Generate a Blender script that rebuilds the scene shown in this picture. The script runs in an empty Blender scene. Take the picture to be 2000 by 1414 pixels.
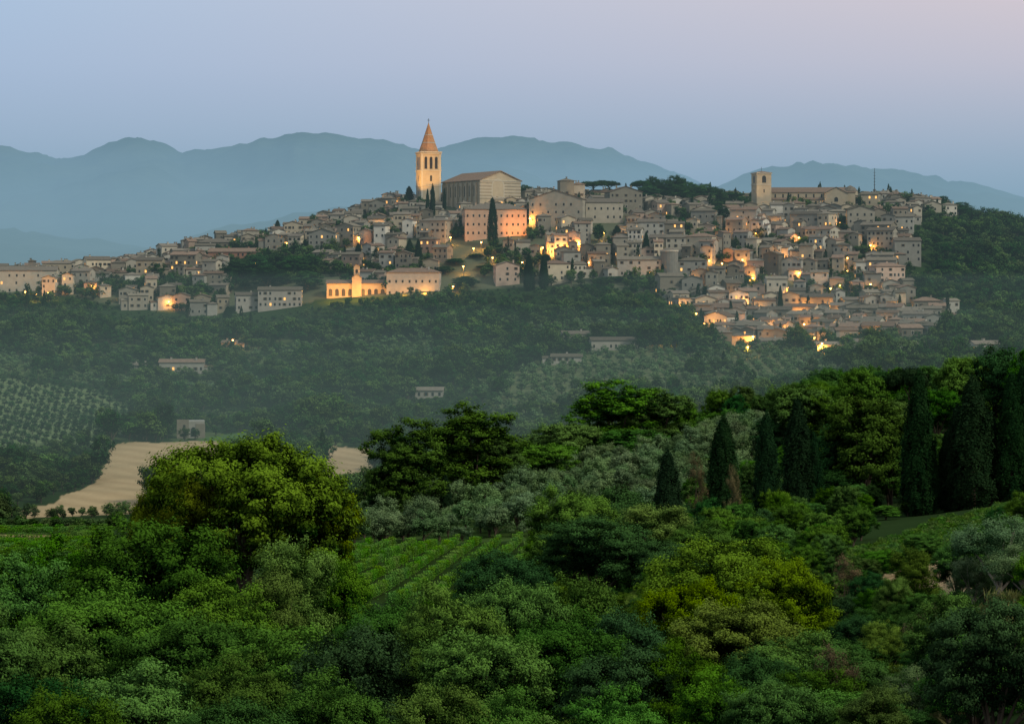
import bpy, math, random
import numpy as np
from mathutils import Vector, Matrix
R=np.random.default_rng(7); random.seed(7)
scene=bpy.context.scene
F=4500.0; HZ=560.0
def XX(b,d): return (b-1000.0)/F*d
def ZZ(p,d): return (HZ-p)/F*d
# ------------------------------------------------------------------ noise
_lat=R.random((256,256))
def vnoise(x,y):
    xi=np.floor(x).astype(int); yi=np.floor(y).astype(int); fx=x-xi; fy=y-yi
    fx=fx*fx*(3-2*fx); fy=fy*fy*(3-2*fy)
    a=_lat[xi&255,yi&255]; b=_lat[(xi+1)&255,yi&255]; c=_lat[xi&255,(yi+1)&255]; e=_lat[(xi+1)&255,(yi+1)&255]
    return (a*(1-fx)+b*fx)*(1-fy)+(c*(1-fx)+e*fx)*fy
def fbm(x,y,o=4):
    s=0;a=0.5
    for i in range(o):
        s=s+a*vnoise(x*2**i+17*i,y*2**i+31*i); a*=0.5
    return s
# ------------------------------------------------------------------ terrain heights
COL=[-400,0,200,400,600,800,1000,1200,1400,1600,1800,2000,2400]
def c(v): return [v]*13
RINGS=[('z',5,c(-3)),('z',30,c(-8)),
('z',60,[-16,-15,-15,-15,-15,-15,-15,-15,-14,-13,-12,-11,-9]),
('z',90,[-21,-21,-21,-21,-21,-20,-20,-20,-19,-18,-16.5,-14.5,-12]),
('z',120,[-24,-24,-24,-24,-24,-23,-23,-22.5,-21.5,-20,-18,-15.5,-13]),
('z',170,[-25,-25,-25,-25,-25,-25,-25,-24.5,-24,-22.5,-20.5,-18,-15]),
('p',250,[1110,1110,1120,1130,1160,1190,1190,1150,1110,1085,1060,1020,980]),
('p',350,[1060,1060,1060,1065,1070,1068,1065,1050,1030,1010,1000,970,930]),
('p',450,[1030,1030,1030,1030,1030,1005,960,920,890,870,860,850,840]),
('p',550,[1040,1040,1040,1030,1020,985,935,890,850,815,790,780,760]),
('p',650,[1055,1055,1050,1040,1030,1000,950,905,865,830,810,790,770]),
('p',800,[1000,1000,995,990,990,985,960,930,890,860,835,810,790]),
('p',900,[935,935,930,930,935,930,920,885,850,820,800,780,760]),
('p',1000,[880,880,865,860,865,880,870,845,815,790,770,750,740]),
('p',1100,[805,805,825,835,830,820,800,770,750,735,715,700,690]),
('p',1200,[740,740,760,770,760,745,730,710,695,688,680,665,660]),
('p',1300,[690,690,700,710,695,685,665,655,665,670,655,640,640]),
('p',1400,[625,625,630,645,635,615,600,598,605,610,590,600,610]),
('p',1450,[595,595,605,615,595,570,560,550,555,560,560,585,600]),
('p',1500,[575,575,568,550,530,505,495,492,492,492,495,560,590]),
('p',1550,[558,558,548,520,497,462,448,450,450,445,450,535,580]),
('p',1600,[552,552,543,497,472,425,412,415,415,412,418,500,560]),
('p',1650,[556,556,550,492,458,400,391,399,400,398,402,475,550]),
('p',1700,[572,572,565,505,465,408,394,392,398,398,402,468,550]),
('z',1800,[-20,-20,-20,0,10,30,35,35,35,35,35,10,-10]),
('z',2000,c(-45)),('z',2450,c(-62))]
gd=np.arange(5,2455,5.0); gb=np.arange(-1500,3501,10.0)
rows=[]
for k,d,v in RINGS:
    z=np.interp(gb,COL,v)
    if k=='p': z=(HZ-z)/F*d
    rows.append(z)
rows=np.array(rows); rd=np.array([r[1] for r in RINGS],float)
H=np.array([np.interp(gd,rd,rows[:,j]) for j in range(len(gb))]).T
def blur(A,k,ax):
    p=[(0,0),(0,0)]; p[ax]=(k,k)
    Q=np.pad(A,p,mode='edge'); s=0
    for i in range(2*k+1):
        s=s+np.take(Q,range(i,i+A.shape[ax]),axis=ax)
    return s/(2*k+1)
for _ in range(2): H=blur(H,2,0); H=blur(H,4,1)
GX=(gb[None,:]-1000)/F*gd[:,None]; GY=np.repeat(gd[:,None],len(gb),1)
H+= (fbm(GX/60,GY/60)-0.47)*np.clip(gd[:,None]/250,0.3,5)*0.9
def gz(b,d):
    b=np.asarray(b,float); d=np.asarray(d,float)
    i=np.clip((d-5)/5,0,len(gd)-1.001); j=np.clip((b+1500)/10,0,len(gb)-1.001)
    i0=i.astype(int); j0=j.astype(int); fi=i-i0; fj=j-j0
    return (H[i0,j0]*(1-fi)+H[i0+1,j0]*fi)*(1-fj)+(H[i0,j0+1]*(1-fi)+H[i0+1,j0+1]*fi)*fj
def gp(b,d): return HZ-gz(b,d)*F/np.asarray(d,float)
def find_d(b,p,d0,d1):
    ds=np.arange(d0,d1,2.0); v=gp(np.full(len(ds),float(b)),ds)
    k=np.where(v<=p)[0]
    return ds[k[0]] if len(k) else ds[np.argmin(np.abs(v-p))]
# ------------------------------------------------------------------ materials
def mat(name):
    m=bpy.data.materials.new(name); m.use_nodes=True
    nt=m.node_tree; nt.nodes.clear()
    o=nt.nodes.new('ShaderNodeOutputMaterial')
    return m,nt,o
def mathn(nt,op,a,b=None,clamp=False):
    n=nt.nodes.new('ShaderNodeMath'); n.operation=op; n.use_clamp=clamp
    for i,v in enumerate((a,b)):
        if v is None: continue
        if isinstance(v,(int,float)): n.inputs[i].default_value=v
        else: nt.links.new(v,n.inputs[i])
    return n.outputs[0]
def mixc(nt,f,a,b,mode='MIX'):
    n=nt.nodes.new('ShaderNodeMix'); n.data_type='RGBA'; n.blend_type=mode
    for i,v in ((0,f),(6,a),(7,b)):
        if isinstance(v,(int,float)): n.inputs[i].default_value=v
        elif isinstance(v,tuple): n.inputs[i].default_value=(v+(1,))[:4]
        else: nt.links.new(v,n.inputs[i])
    return n.outputs[2]
def noise(nt,scale,detail=4,coord='pos',stretch=None):
    if coord=='pos':
        g=nt.nodes.new('ShaderNodeNewGeometry').outputs['Position']
    else: g=nt.nodes.new('ShaderNodeTexCoord').outputs['Object']
    if stretch:
        mp=nt.nodes.new('ShaderNodeMapping'); mp.inputs['Scale'].default_value=stretch
        nt.links.new(g,mp.inputs[0]); g=mp.outputs[0]
    n=nt.nodes.new('ShaderNodeTexNoise'); n.inputs['Scale'].default_value=scale; n.inputs['Detail'].default_value=detail
    nt.links.new(g,n.inputs['Vector']); return n.outputs['Fac']
def diffuse(nt,o,col,rough=1.0):
    b=nt.nodes.new('ShaderNodeBsdfDiffuse')
    if isinstance(col,tuple): b.inputs[0].default_value=(col+(1,))[:4]
    else: nt.links.new(col,b.inputs[0])
    nt.links.new(b.outputs[0],o.inputs[0]); return b
def leafmat(name,dark,light,trans=0.12,var=0.35,gamma=1.5):
    m,nt,o=mat(name)
    a=nt.nodes.new('ShaderNodeAttribute'); a.attribute_name='tint'
    oi=nt.nodes.new('ShaderNodeObjectInfo')
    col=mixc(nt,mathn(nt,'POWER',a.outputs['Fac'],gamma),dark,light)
    v=mathn(nt,'MULTIPLY_ADD',oi.outputs['Random'],var*2)
    v.node.inputs[2].default_value=1-var
    hs=nt.nodes.new('ShaderNodeHueSaturation'); nt.links.new(col,hs.inputs['Color']); nt.links.new(v,hs.inputs['Value'])
    r2=mathn(nt,'FRACT',mathn(nt,'MULTIPLY',oi.outputs['Random'],17.3))
    h=mathn(nt,'MULTIPLY_ADD',r2,0.036); h.node.inputs[2].default_value=0.486
    nt.links.new(h,hs.inputs['Hue'])
    r3=mathn(nt,'FRACT',mathn(nt,'MULTIPLY',oi.outputs['Random'],41.9))
    s_=mathn(nt,'MULTIPLY_ADD',r3,0.20); s_.node.inputs[2].default_value=0.92
    nt.links.new(s_,hs.inputs['Saturation'])
    b=nt.nodes.new('ShaderNodeBsdfDiffuse'); nt.links.new(hs.outputs[0],b.inputs[0])
    t=nt.nodes.new('ShaderNodeBsdfTranslucent'); nt.links.new(hs.outputs[0],t.inputs[0])
    mx=nt.nodes.new('ShaderNodeMixShader'); mx.inputs[0].default_value=trans
    nt.links.new(b.outputs[0],mx.inputs[1]); nt.links.new(t.outputs[0],mx.inputs[2])
    nt.links.new(mx.outputs[0],o.inputs[0]); return m
M={}
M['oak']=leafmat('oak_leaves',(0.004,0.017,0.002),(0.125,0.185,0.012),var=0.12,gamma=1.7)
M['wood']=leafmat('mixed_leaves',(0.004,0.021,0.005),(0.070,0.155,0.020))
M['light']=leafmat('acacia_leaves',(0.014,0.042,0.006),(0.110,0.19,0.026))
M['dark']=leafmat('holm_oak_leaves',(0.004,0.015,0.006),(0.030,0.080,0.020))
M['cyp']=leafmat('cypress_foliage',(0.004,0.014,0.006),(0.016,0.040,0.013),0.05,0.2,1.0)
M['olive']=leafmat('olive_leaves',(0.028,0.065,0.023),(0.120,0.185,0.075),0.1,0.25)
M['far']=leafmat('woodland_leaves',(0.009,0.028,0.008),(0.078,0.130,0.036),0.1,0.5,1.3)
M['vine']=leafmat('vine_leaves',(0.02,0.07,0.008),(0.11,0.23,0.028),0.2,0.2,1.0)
M['dry']=leafmat('dry_twigs',(0.05,0.050,0.025),(0.13,0.10,0.05),0.1,0.2,1.0)
M['grassb']=leafmat('grass_blades',(0.07,0.10,0.025),(0.22,0.21,0.08),0.2,0.3,1.0)
M['grassg']=leafmat('meadow_blades',(0.035,0.085,0.012),(0.10,0.19,0.035),0.2,0.2,1.0)
def bark(name,cc):
    m,nt,o=mat(name); n=noise(nt,3,4,'obj',(1,1,0.2)); diffuse(nt,o,mixc(nt,n,tuple(x*0.5 for x in cc),cc)); return m
M['bark']=bark('bark',(0.10,0.08,0.06)); M['bark2']=bark('pale_bark',(0.3,0.27,0.22))
def wallmat(name,cc,var=0.75):
    m,nt,o=mat(name)
    n=noise(nt,0.35,5); n2=noise(nt,3.0,3,'obj',(1,1,2.5))
    oi=nt.nodes.new('ShaderNodeObjectInfo')
    v=mathn(nt,'MULTIPLY_ADD',oi.outputs['Random'],var); v.node.inputs[2].default_value=0.98-var/2
    hs=nt.nodes.new('ShaderNodeHueSaturation')
    f=mathn(nt,'MULTIPLY',n,0.9)
    col=mixc(nt,f,tuple(x*1.25 for x in cc),tuple(x*0.62 for x in cc))
    col=mixc(nt,mathn(nt,'MULTIPLY',n2,0.5),col,(cc[0]*0.5,cc[1]*0.48,cc[2]*0.46))
    nt.links.new(col,hs.inputs['Color']); nt.links.new(v,hs.inputs['Value'])
    diffuse(nt,o,hs.outputs[0]); return m
def roofmat(name,cc):
    m,nt,o=mat(name)
    n=noise(nt,0.8,5); n2=noise(nt,6,2,'obj')
    oi=nt.nodes.new('ShaderNodeObjectInfo')
    col=mixc(nt,n,tuple(x*1.4 for x in cc),tuple(x*0.5 for x in cc))
    col=mixc(nt,mathn(nt,'MULTIPLY',n2,0.6),col,(0.09,0.085,0.065))
    v=mathn(nt,'MULTIPLY_ADD',mathn(nt,'FRACT',mathn(nt,'MULTIPLY',oi.outputs['Random'],7.7)),0.7); v.node.inputs[2].default_value=0.65
    hs=nt.nodes.new('ShaderNodeHueSaturation'); nt.links.new(col,hs.inputs['Color']); nt.links.new(v,hs.inputs['Value'])
    diffuse(nt,o,hs.outputs[0]); return m
WALLS=[wallmat('stone_wall',(0.35,0.325,0.255)),wallmat('ochre_plaster',(0.44,0.385,0.275)),wallmat('grey_stone_wall',(0.31,0.305,0.26)),
 wallmat('pink_plaster',(0.44,0.33,0.25)),wallmat('pale_plaster',(0.48,0.46,0.385)),wallmat('rubble_wall',(0.215,0.195,0.15))]
FARMW=wallmat('farmhouse_plaster',(0.38,0.365,0.31),0.3)
BRICK=wallmat('red_brick_wall',(0.33,0.17,0.11)); CHW=wallmat('church_stone',(0.41,0.35,0.245),0.1)
ROOFS=[roofmat('clay_tiles',(0.20,0.13,0.09)),roofmat('aged_clay_tiles',(0.155,0.13,0.10)),roofmat('lichen_clay_tiles',(0.175,0.15,0.11))]
SPIRE=roofmat('brick_spire',(0.36,0.18,0.08))
m,nt,o=mat('window_glass'); b=nt.nodes.new('ShaderNodeBsdfPrincipled'); b.inputs['Base Color'].default_value=(0.02,0.02,0.022,1); b.inputs['Roughness'].default_value=0.4; b.inputs['Specular IOR Level'].default_value=0.2; nt.links.new(b.outputs[0],o.inputs[0]); WIN=m
def emis(name,col,s):
    m,nt,o=mat(name); e=nt.nodes.new('ShaderNodeEmission'); e.inputs[0].default_value=col+(1,); e.inputs[1].default_value=s; nt.links.new(e.outputs[0],o.inputs[0]); return m
WLIT=emis('lit_window',(1,0.48,0.13),1.9); BULB=emis('lamp_bulb',(1,0.46,0.10),26)
m,nt,o=mat('shutter_wood'); diffuse(nt,o,(0.11,0.08,0.05)); SHUT=m
m,nt,o=mat('iron'); diffuse(nt,o,(0.05,0.05,0.05)); IRON=m
m,nt,o=mat('trim_stone'); diffuse(nt,o,(0.40,0.375,0.30)); TRIM=m
# ------------------------------------------------------------------ mesh builder
def newobj(name,me,loc=(0,0,0),yaw=0,parent=None,coll=None):
    ob=bpy.data.objects.new(name,me); (coll or scene.collection).objects.link(ob)
    ob.location=loc; ob.rotation_euler=(0,0,yaw)
    if parent: ob.parent=parent
    return ob
class B:
    def __init__(s): s.v=[];s.f=[];s.m=[];s.mats=[]
    def mi(s,m):
        if m not in s.mats: s.mats.append(m)
        return s.mats.index(m)
    def face(s,pts,m):
        i=len(s.v); s.v+=pts; s.f.append(tuple(range(i,i+len(pts)))); s.m.append(s.mi(m))
    def box(s,x0,x1,y0,y1,z0,z1,m,top=True):
        P=[(x0,y0,z0),(x1,y0,z0),(x1,y1,z0),(x0,y1,z0),(x0,y0,z1),(x1,y0,z1),(x1,y1,z1),(x0,y1,z1)]
        i=len(s.v); s.v+=P; k=s.mi(m)
        Q=[(0,1,5,4),(1,2,6,5),(2,3,7,6),(3,0,4,7),(0,3,2,1)]+([(4,5,6,7)] if top else [])
        for q in Q: s.f.append(tuple(i+a for a in q)); s.m.append(k)
    def frus(s,cx,cy,z0,z1,r0,r1,n,m,rot=0):
        i=len(s.v);k=s.mi(m)
        for z,r in((z0,r0),(z1,r1)):
            for a in range(n):
                t=rot+2*math.pi*a/n; s.v.append((cx+r*math.cos(t),cy+r*math.sin(t),z))
        for a in range(n):
            b=(a+1)%n; s.f.append((i+a,i+b,i+n+b,i+n+a)); s.m.append(k)
        s.f.append(tuple(i+n+a for a in range(n))); s.m.append(k)
    def gable(s,x0,x1,y0,y1,z,rise,wall,roof,ax='x',o=0.5,t=0.3):
        def T(a,b,c): return (a,b,c) if ax=='x' else (b,a,c)
        if ax=='y': x0,x1,y0,y1=y0,y1,x0,x1
        ym=(y0+y1)/2; sl=rise/((y1-y0)/2)
        s.face([T(x0,y0,z),T(x0,y1,z),T(x0,ym,z+rise)],wall); s.face([T(x1,y0,z),T(x1,y1,z),T(x1,ym,z+rise)],wall)
        for ye,sg in((y0-o,1),(y1+o,-1)):
            ze=z-o*sl
            a=[T(x0-o,ye,ze),T(x1+o,ye,ze),T(x1+o,ym,z+rise),T(x0-o,ym,z+rise)]
            b=[(p[0],p[1],p[2]+t) for p in a]
            s.face(a,roof); s.face(b,roof); s.face([a[0],a[1],b[1],b[0]],roof)
            s.face([a[0],a[3],b[3],b[0]],roof); s.face([a[1],a[2],b[2],b[1]],roof)
    def hip(s,x0,x1,y0,y1,z,rise,roof,o=0.5,t=0.25):
        x0-=o;x1+=o;y0-=o;y1+=o
        w=x1-x0;d=y1-y0
        s.box(x0,x1,y0,y1,z,z+t,roof,False); z+=t
        if w>=d: a=(x0+d/2,(y0+y1)/2,z+rise); b=(x1-d/2,(y0+y1)/2,z+rise)
        else: a=((x0+x1)/2,y0+w/2,z+rise); b=((x0+x1)/2,y1-w/2,z+rise)
        A,Bc,C,D=(x0,y0,z),(x1,y0,z),(x1,y1,z),(x0,y1,z)
        if w>=d:
            s.face([A,Bc,b,a],roof); s.face([C,D,a,b],roof); s.face([Bc,C,b],roof); s.face([D,A,a],roof)
        else:
            s.face([A,Bc,a],roof); s.face([Bc,C,b,a],roof); s.face([C,D,b],roof); s.face([D,A,a,b],roof)
    def wq(s,side,u,z,w,h,x0,x1,y0,y1,m,e=0.05,arch=False):
        pts=[(u-w/2,z),(u+w/2,z),(u+w/2,z+h)]
        if arch:
            for k in range(1,6):
                t=math.pi*k/6; pts.append((u+w/2*math.cos(t),z+h+w/2*math.sin(t)))
        pts.append((u-w/2,z+h))
        if side==0: s.face([(a,y0-e,b) for a,b in pts],m)
        if side==1: s.face([(x1+e,a,b) for a,b in pts],m)
        if side==2: s.face([(a,y1+e,b) for a,b in pts],m)
        if side==3: s.face([(x0-e,a,b) for a,b in pts],m)
    def windows(s,x0,x1,y0,y1,z0,z1,rng,lit=0.05,fl=3.2,sp=3.0,ww=1.15,wh=1.7,skip=0.2,shut=0.3):
        nf=max(1,int((z1-z0)/fl))
        for side in range(4):
            a,b=(x0,x1) if side in(0,2) else (y0,y1)
            L=b-a; n=max(1,int(L/sp))
            for f in range(nf):
                z=z0+f*(z1-z0)/nf+0.9
                for k in range(n):
                    if rng.random()<skip: continue
                    u=a+L*(k+0.5)/n+rng.uniform(-0.25,0.25)
                    if rng.random()<0.3: s.wq(side,u,z-0.12,ww+0.36,wh+0.3,x0,x1,y0,y1,TRIM,0.03)
                    s.wq(side,u,z,ww,wh,x0,x1,y0,y1,WLIT if rng.random()<lit else WIN,0.07)
                    if rng.random()<shut:
                        for q in(-1,1): s.wq(side,u+q*(ww*0.5+0.28),z,0.5,wh,x0,x1,y0,y1,SHUT,0.10)
    def obj(s,name,loc=(0,0,0),yaw=0,coll=None):
        me=bpy.data.meshes.new(name); me.from_pydata(s.v,[],s.f)
        for m in s.mats: me.materials.append(m)
        me.polygons.foreach_set('material_index',s.m); me.update()
        return newobj(name,me,loc,yaw,coll=coll)
# ------------------------------------------------------------------ trees
def unit(v): return v/np.maximum(np.linalg.norm(v,axis=1,keepdims=True),1e-6)
def trunk(parts,p0,p1,r0,r1,n=7):
    p0=np.array(p0,float);p1=np.array(p1,float); ax=p1-p0; ax/=np.linalg.norm(ax)
    a=np.cross(ax,[0.3,0.9,0.1]); a/=np.linalg.norm(a); b=np.cross(ax,a)
    t=np.arange(n)*2*math.pi/n
    ring=lambda p,r:p+r*(np.cos(t)[:,None]*a+np.sin(t)[:,None]*b)
    parts.append(np.vstack([ring(p0,r0),ring(p1,r1)]))
def leafmesh(name,P,N,S,tint,leaf,barkm,parts,asp=0.55,n=7):
    k=len(P); N=unit(N); r=R.normal(size=(k,3)); T=unit(np.cross(N,r)); Bt=np.cross(N,T)
    S=S[:,None]
    V=np.stack([P-T*S*0.5,P-Bt*S*0.5*asp,P+T*S*0.5,P+Bt*S*0.5*asp],1).reshape(-1,3)
    nv=len(V); F4=np.arange(nv).reshape(-1,4)
    tv=[];tf=[];off=nv
    for p in parts:
        tv.append(p)
        for a in range(n):
            b=(a+1)%n; tf.append((off+a,off+b,off+n+b,off+n+a))
        off+=len(p)
    if tv: V=np.vstack([V]+tv); Fa=np.vstack([F4,np.array(tf)])
    else: Fa=F4
    me=bpy.data.meshes.new(name)
    me.vertices.add(len(V)); me.vertices.foreach_set('co',V.astype(np.float32).ravel())
    me.loops.add(Fa.size); me.loops.foreach_set('vertex_index',Fa.astype(np.int32).ravel())
    me.polygons.add(len(Fa)); me.polygons.foreach_set('loop_start',(np.arange(len(Fa))*4).astype(np.int32))
    mi=np.zeros(len(Fa),np.int32); mi[k:]=1
    me.materials.append(leaf); me.materials.append(barkm)
    me.polygons.foreach_set('material_index',mi)
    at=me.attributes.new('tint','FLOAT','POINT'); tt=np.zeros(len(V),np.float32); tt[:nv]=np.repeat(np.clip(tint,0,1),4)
    at.data.foreach_set('value',tt)
    me.update(calc_edges=True); me.validate(); return me
def rdir(n): return unit(R.normal(size=(n,3)))
def broad(name,Ht,W,th,nl,ns,nlf,ls,leaf,barkm=None,lr=0.30,subr=0.06,gap=0.0,cone=0.0,flip=0.5,spread=0.76):
    cz=th+(Ht-th)/2; rad=np.array([W/2,W/2,(Ht-th)/2])
    D=rdir(nl); D[:,2]=np.where(D[:,2]<-flip,-D[:,2],D[:,2])
    rr=R.random(nl)[:,None]**0.4*spread
    C=D*rr*rad
    if cone: C[:,:2]*=(1-cone*(C[:,2:3]/rad[2]))
    C=C+np.array([0,0,cz]); LR=(W/2)*lr*(0.55+0.95*R.random(nl))
    sd=rdir(nl*ns); li=np.repeat(np.arange(nl),ns)
    rad_j=(0.72+0.42*R.random(nl*ns))[:,None]
    sp=C[li]+sd*LR[li][:,None]*np.array([1,1,0.85])*rad_j
    keep=np.ones(len(sp),bool)
    for j in range(nl):
        dd=np.linalg.norm((sp-C[j])/np.array([1,1,0.85]),axis=1); keep&=~((dd<LR[j]*0.70)&(li!=j))
    keep&=R.random(len(sp))>gap
    keep&=~((sd[:,2]<-0.45)&(R.random(len(sp))<0.5))
    sp=sp[keep];sd=sd[keep];li=li[keep]
    ct=R.random(nl)*0.22
    w_=0.35+1.3*R.random(len(sp)); cnt=np.maximum(2,(w_/w_.sum()*nlf)).astype(int)
    idx=np.repeat(np.arange(len(sp)),cnt); k=len(idx)
    sr=W*subr*(0.55+0.45*w_)
    lo=R.normal(size=(k,3))*0.5
    ax=unit(sd+np.array([0,0,0.3])+R.normal(size=sd.shape)*0.4)
    al=(lo*ax[idx]).sum(1)[:,None]
    P=sp[idx]+(lo*np.array([0.95,0.95,0.62])+ax[idx]*al*0.35)*sr[idx][:,None]
    N=sd[idx]*0.6+lo*0.7+R.normal(size=(k,3))*0.38+np.array([0,0,0.4])
    st=R.random(len(sp))*0.28
    outer=np.clip((np.linalg.norm((P-np.array([0,0,cz]))/rad,axis=1)-0.5)*0.8,0,0.45)  # inner leaves tinted darker than outer ones, shade painted into the crown
    up=np.clip(lo[:,2]*0.40+sd[idx][:,2]*0.26,-0.4,0.5)  # upward tips tinted lighter, undersides darker: top light painted into the leaves
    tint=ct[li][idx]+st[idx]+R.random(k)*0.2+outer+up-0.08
    S=ls*(0.6+0.8*R.random(k))
    parts=[]; r0=W*0.026
    trunk(parts,(0,0,-1.0),(W*0.01,0,th+0.15*(Ht-th)),r0*1.5,r0)
    for j in range(min(11,nl)):
        mid=np.array([W*0.01,0,th+0.1*Ht])*0.5+C[j]*0.5+R.normal(size=3)*W*0.02
        trunk(parts,(W*0.01,0,th*(0.7+0.3*R.random())+0.05*Ht),tuple(mid),r0*0.6,r0*0.35); trunk(parts,tuple(mid),tuple(C[j]),r0*0.35,r0*0.1)
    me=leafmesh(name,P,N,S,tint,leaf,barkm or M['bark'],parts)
    me['H']=float(np.percentile(P[:,2],99.5)); me['W']=float(np.percentile(np.abs(P[:,:2]),99)*2); return me
def cypress(name,Ht,W,nsub,nlf,ls,fat=1.0,leaf=None):
    t=R.random(nsub)**0.95; prof=np.clip(np.minimum((t+0.03)/0.14,1)**0.5*(1-t**3.0)**0.62*(1-0.22*t),0.02,1)*(0.88+0.24*R.random(nsub))
    a=R.random(nsub)*2*math.pi
    bulge=1+0.14*np.sin(a*3+t*9)+0.1*np.sin(a*5-t*23)
    r=W/2*prof*bulge*(0.72+0.3*R.random(nsub))
    sp=np.stack([r*np.cos(a),r*np.sin(a),0.03*Ht+t*Ht*0.97],1)
    per=max(1,nlf//nsub); idx=np.repeat(np.arange(nsub),per); k=len(idx)
    lo=R.normal(size=(k,3))*0.5
    P=sp[idx]+lo*W*0.07*np.array([1,1,2.6]); out=np.stack([np.cos(a),np.sin(a),0*a],1)
    N=out[idx]*0.9+R.normal(size=(k,3))*0.4+np.array([0,0,0.25])
    tint=R.random(nsub)[idx]*0.5+R.random(k)*0.4
    parts=[]; trunk(parts,(0,0,-1),(0,0,Ht*0.8),W*0.08,W*0.02)
    me=leafmesh(name,P,N,ls*(0.6+0.8*R.random(k)),tint,leaf or M['cyp'],M['bark'],parts); me['H']=Ht; me['W']=W; return me
def pine(name,Ht,W,nlf,ls,leaf):
    nl=16; a=R.random(nl)*6.28; r=np.sqrt(R.random(nl))*W*0.38
    C=np.stack([r*np.cos(a),r*np.sin(a),Ht*0.80-r*0.12+R.random(nl)*Ht*0.06],1); LR=W*0.17*(0.8+0.4*R.random(nl))
    ns=30; sd=rdir(nl*ns); sd[:,2]=np.abs(sd[:,2])*1.0-0.25; li=np.repeat(np.arange(nl),ns)
    sp=C[li]+sd*LR[li][:,None]*np.array([1,1,0.65])
    per=max(1,nlf//len(sp)); idx=np.repeat(np.arange(len(sp)),per); k=len(idx)
    lo=R.normal(size=(k,3))*0.5; P=sp[idx]+lo*W*0.05; N=sd[idx]+lo*0.5+R.normal(size=(k,3))*0.3
    parts=[]; trunk(parts,(0,0,-1),(0.2,0,Ht*0.62),W*0.03,W*0.02)
    for j in range(8): trunk(parts,(0.2,0,Ht*0.6),tuple(C[j]),W*0.014,W*0.005)
    me=leafmesh(name,P,N,ls*(0.6+0.8*R.random(k)),R.random(len(sp))[idx]*0.5+R.random(k)*0.4,leaf,M['bark'],parts); me['H']=Ht; me['W']=W; return me
TM={}
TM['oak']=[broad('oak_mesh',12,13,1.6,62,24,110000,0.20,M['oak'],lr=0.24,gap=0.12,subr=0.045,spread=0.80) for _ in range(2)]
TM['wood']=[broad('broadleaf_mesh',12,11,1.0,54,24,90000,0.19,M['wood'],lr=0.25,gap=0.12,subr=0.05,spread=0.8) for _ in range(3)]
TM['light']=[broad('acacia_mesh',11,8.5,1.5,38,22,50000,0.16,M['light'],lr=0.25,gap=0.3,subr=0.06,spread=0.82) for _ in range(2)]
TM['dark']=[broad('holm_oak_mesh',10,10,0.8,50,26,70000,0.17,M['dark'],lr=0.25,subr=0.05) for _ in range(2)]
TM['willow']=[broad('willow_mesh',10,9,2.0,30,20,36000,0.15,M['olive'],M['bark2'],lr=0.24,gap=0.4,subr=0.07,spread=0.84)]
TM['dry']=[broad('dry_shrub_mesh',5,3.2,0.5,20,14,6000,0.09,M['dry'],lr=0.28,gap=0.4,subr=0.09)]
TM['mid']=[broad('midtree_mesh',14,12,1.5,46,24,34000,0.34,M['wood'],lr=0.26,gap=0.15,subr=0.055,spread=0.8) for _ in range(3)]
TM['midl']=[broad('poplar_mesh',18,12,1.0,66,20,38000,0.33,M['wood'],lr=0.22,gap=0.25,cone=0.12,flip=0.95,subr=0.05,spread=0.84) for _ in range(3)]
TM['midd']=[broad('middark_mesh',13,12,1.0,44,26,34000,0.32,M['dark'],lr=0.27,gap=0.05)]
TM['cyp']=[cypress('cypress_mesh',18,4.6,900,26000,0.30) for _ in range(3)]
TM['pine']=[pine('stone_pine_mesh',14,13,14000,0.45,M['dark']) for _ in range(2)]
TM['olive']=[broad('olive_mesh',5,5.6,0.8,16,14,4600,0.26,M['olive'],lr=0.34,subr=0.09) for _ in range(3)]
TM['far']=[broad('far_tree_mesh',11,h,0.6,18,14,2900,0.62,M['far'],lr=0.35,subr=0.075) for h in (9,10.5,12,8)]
TM['fard']=[broad('far_dark_tree_mesh',11,10,0.6,18,14,2600,0.6,M['dark'],lr=0.34,subr=0.08) for _ in range(2)]
TM['farc']=[cypress('far_cypress_mesh',16,4.4,220,2000,0.6,leaf=M['cyp'])]
TM['faro']=[broad('far_olive_mesh',4.6,5.4,0.5,9,9,520,0.55,M['olive'],lr=0.42,subr=0.11) for _ in range(2)]
NAMES={'oak':'oak_tree','wood':'broadleaf_tree','light':'acacia_tree','dark':'holm_oak_tree','willow':'willow_tree','dry':'dry_shrub','mid':'broadleaf_tree','midl':'poplar_tree','midd':'holm_oak_tree','cyp':'cypress_tree','pine':'stone_pine_tree','olive':'olive_tree','far':'broadleaf_tree','fard':'holm_oak_tree','farc':'cypress_tree'}
def tree(kind,b,d,top,wpx,name=None,sink=0.0):
    me=random.choice(TM[kind]); z=float(gz(b,d))-sink; zt=ZZ(top,d); h=max(zt-z,2.0); w=wpx/F*d
    ob=newobj(name or NAMES[kind],me,(XX(b,d),d,z),random.random()*6.28)
    s=w/me['W']*1.02; ob.scale=(s,s,h/me['H']*1.0); return ob
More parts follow.
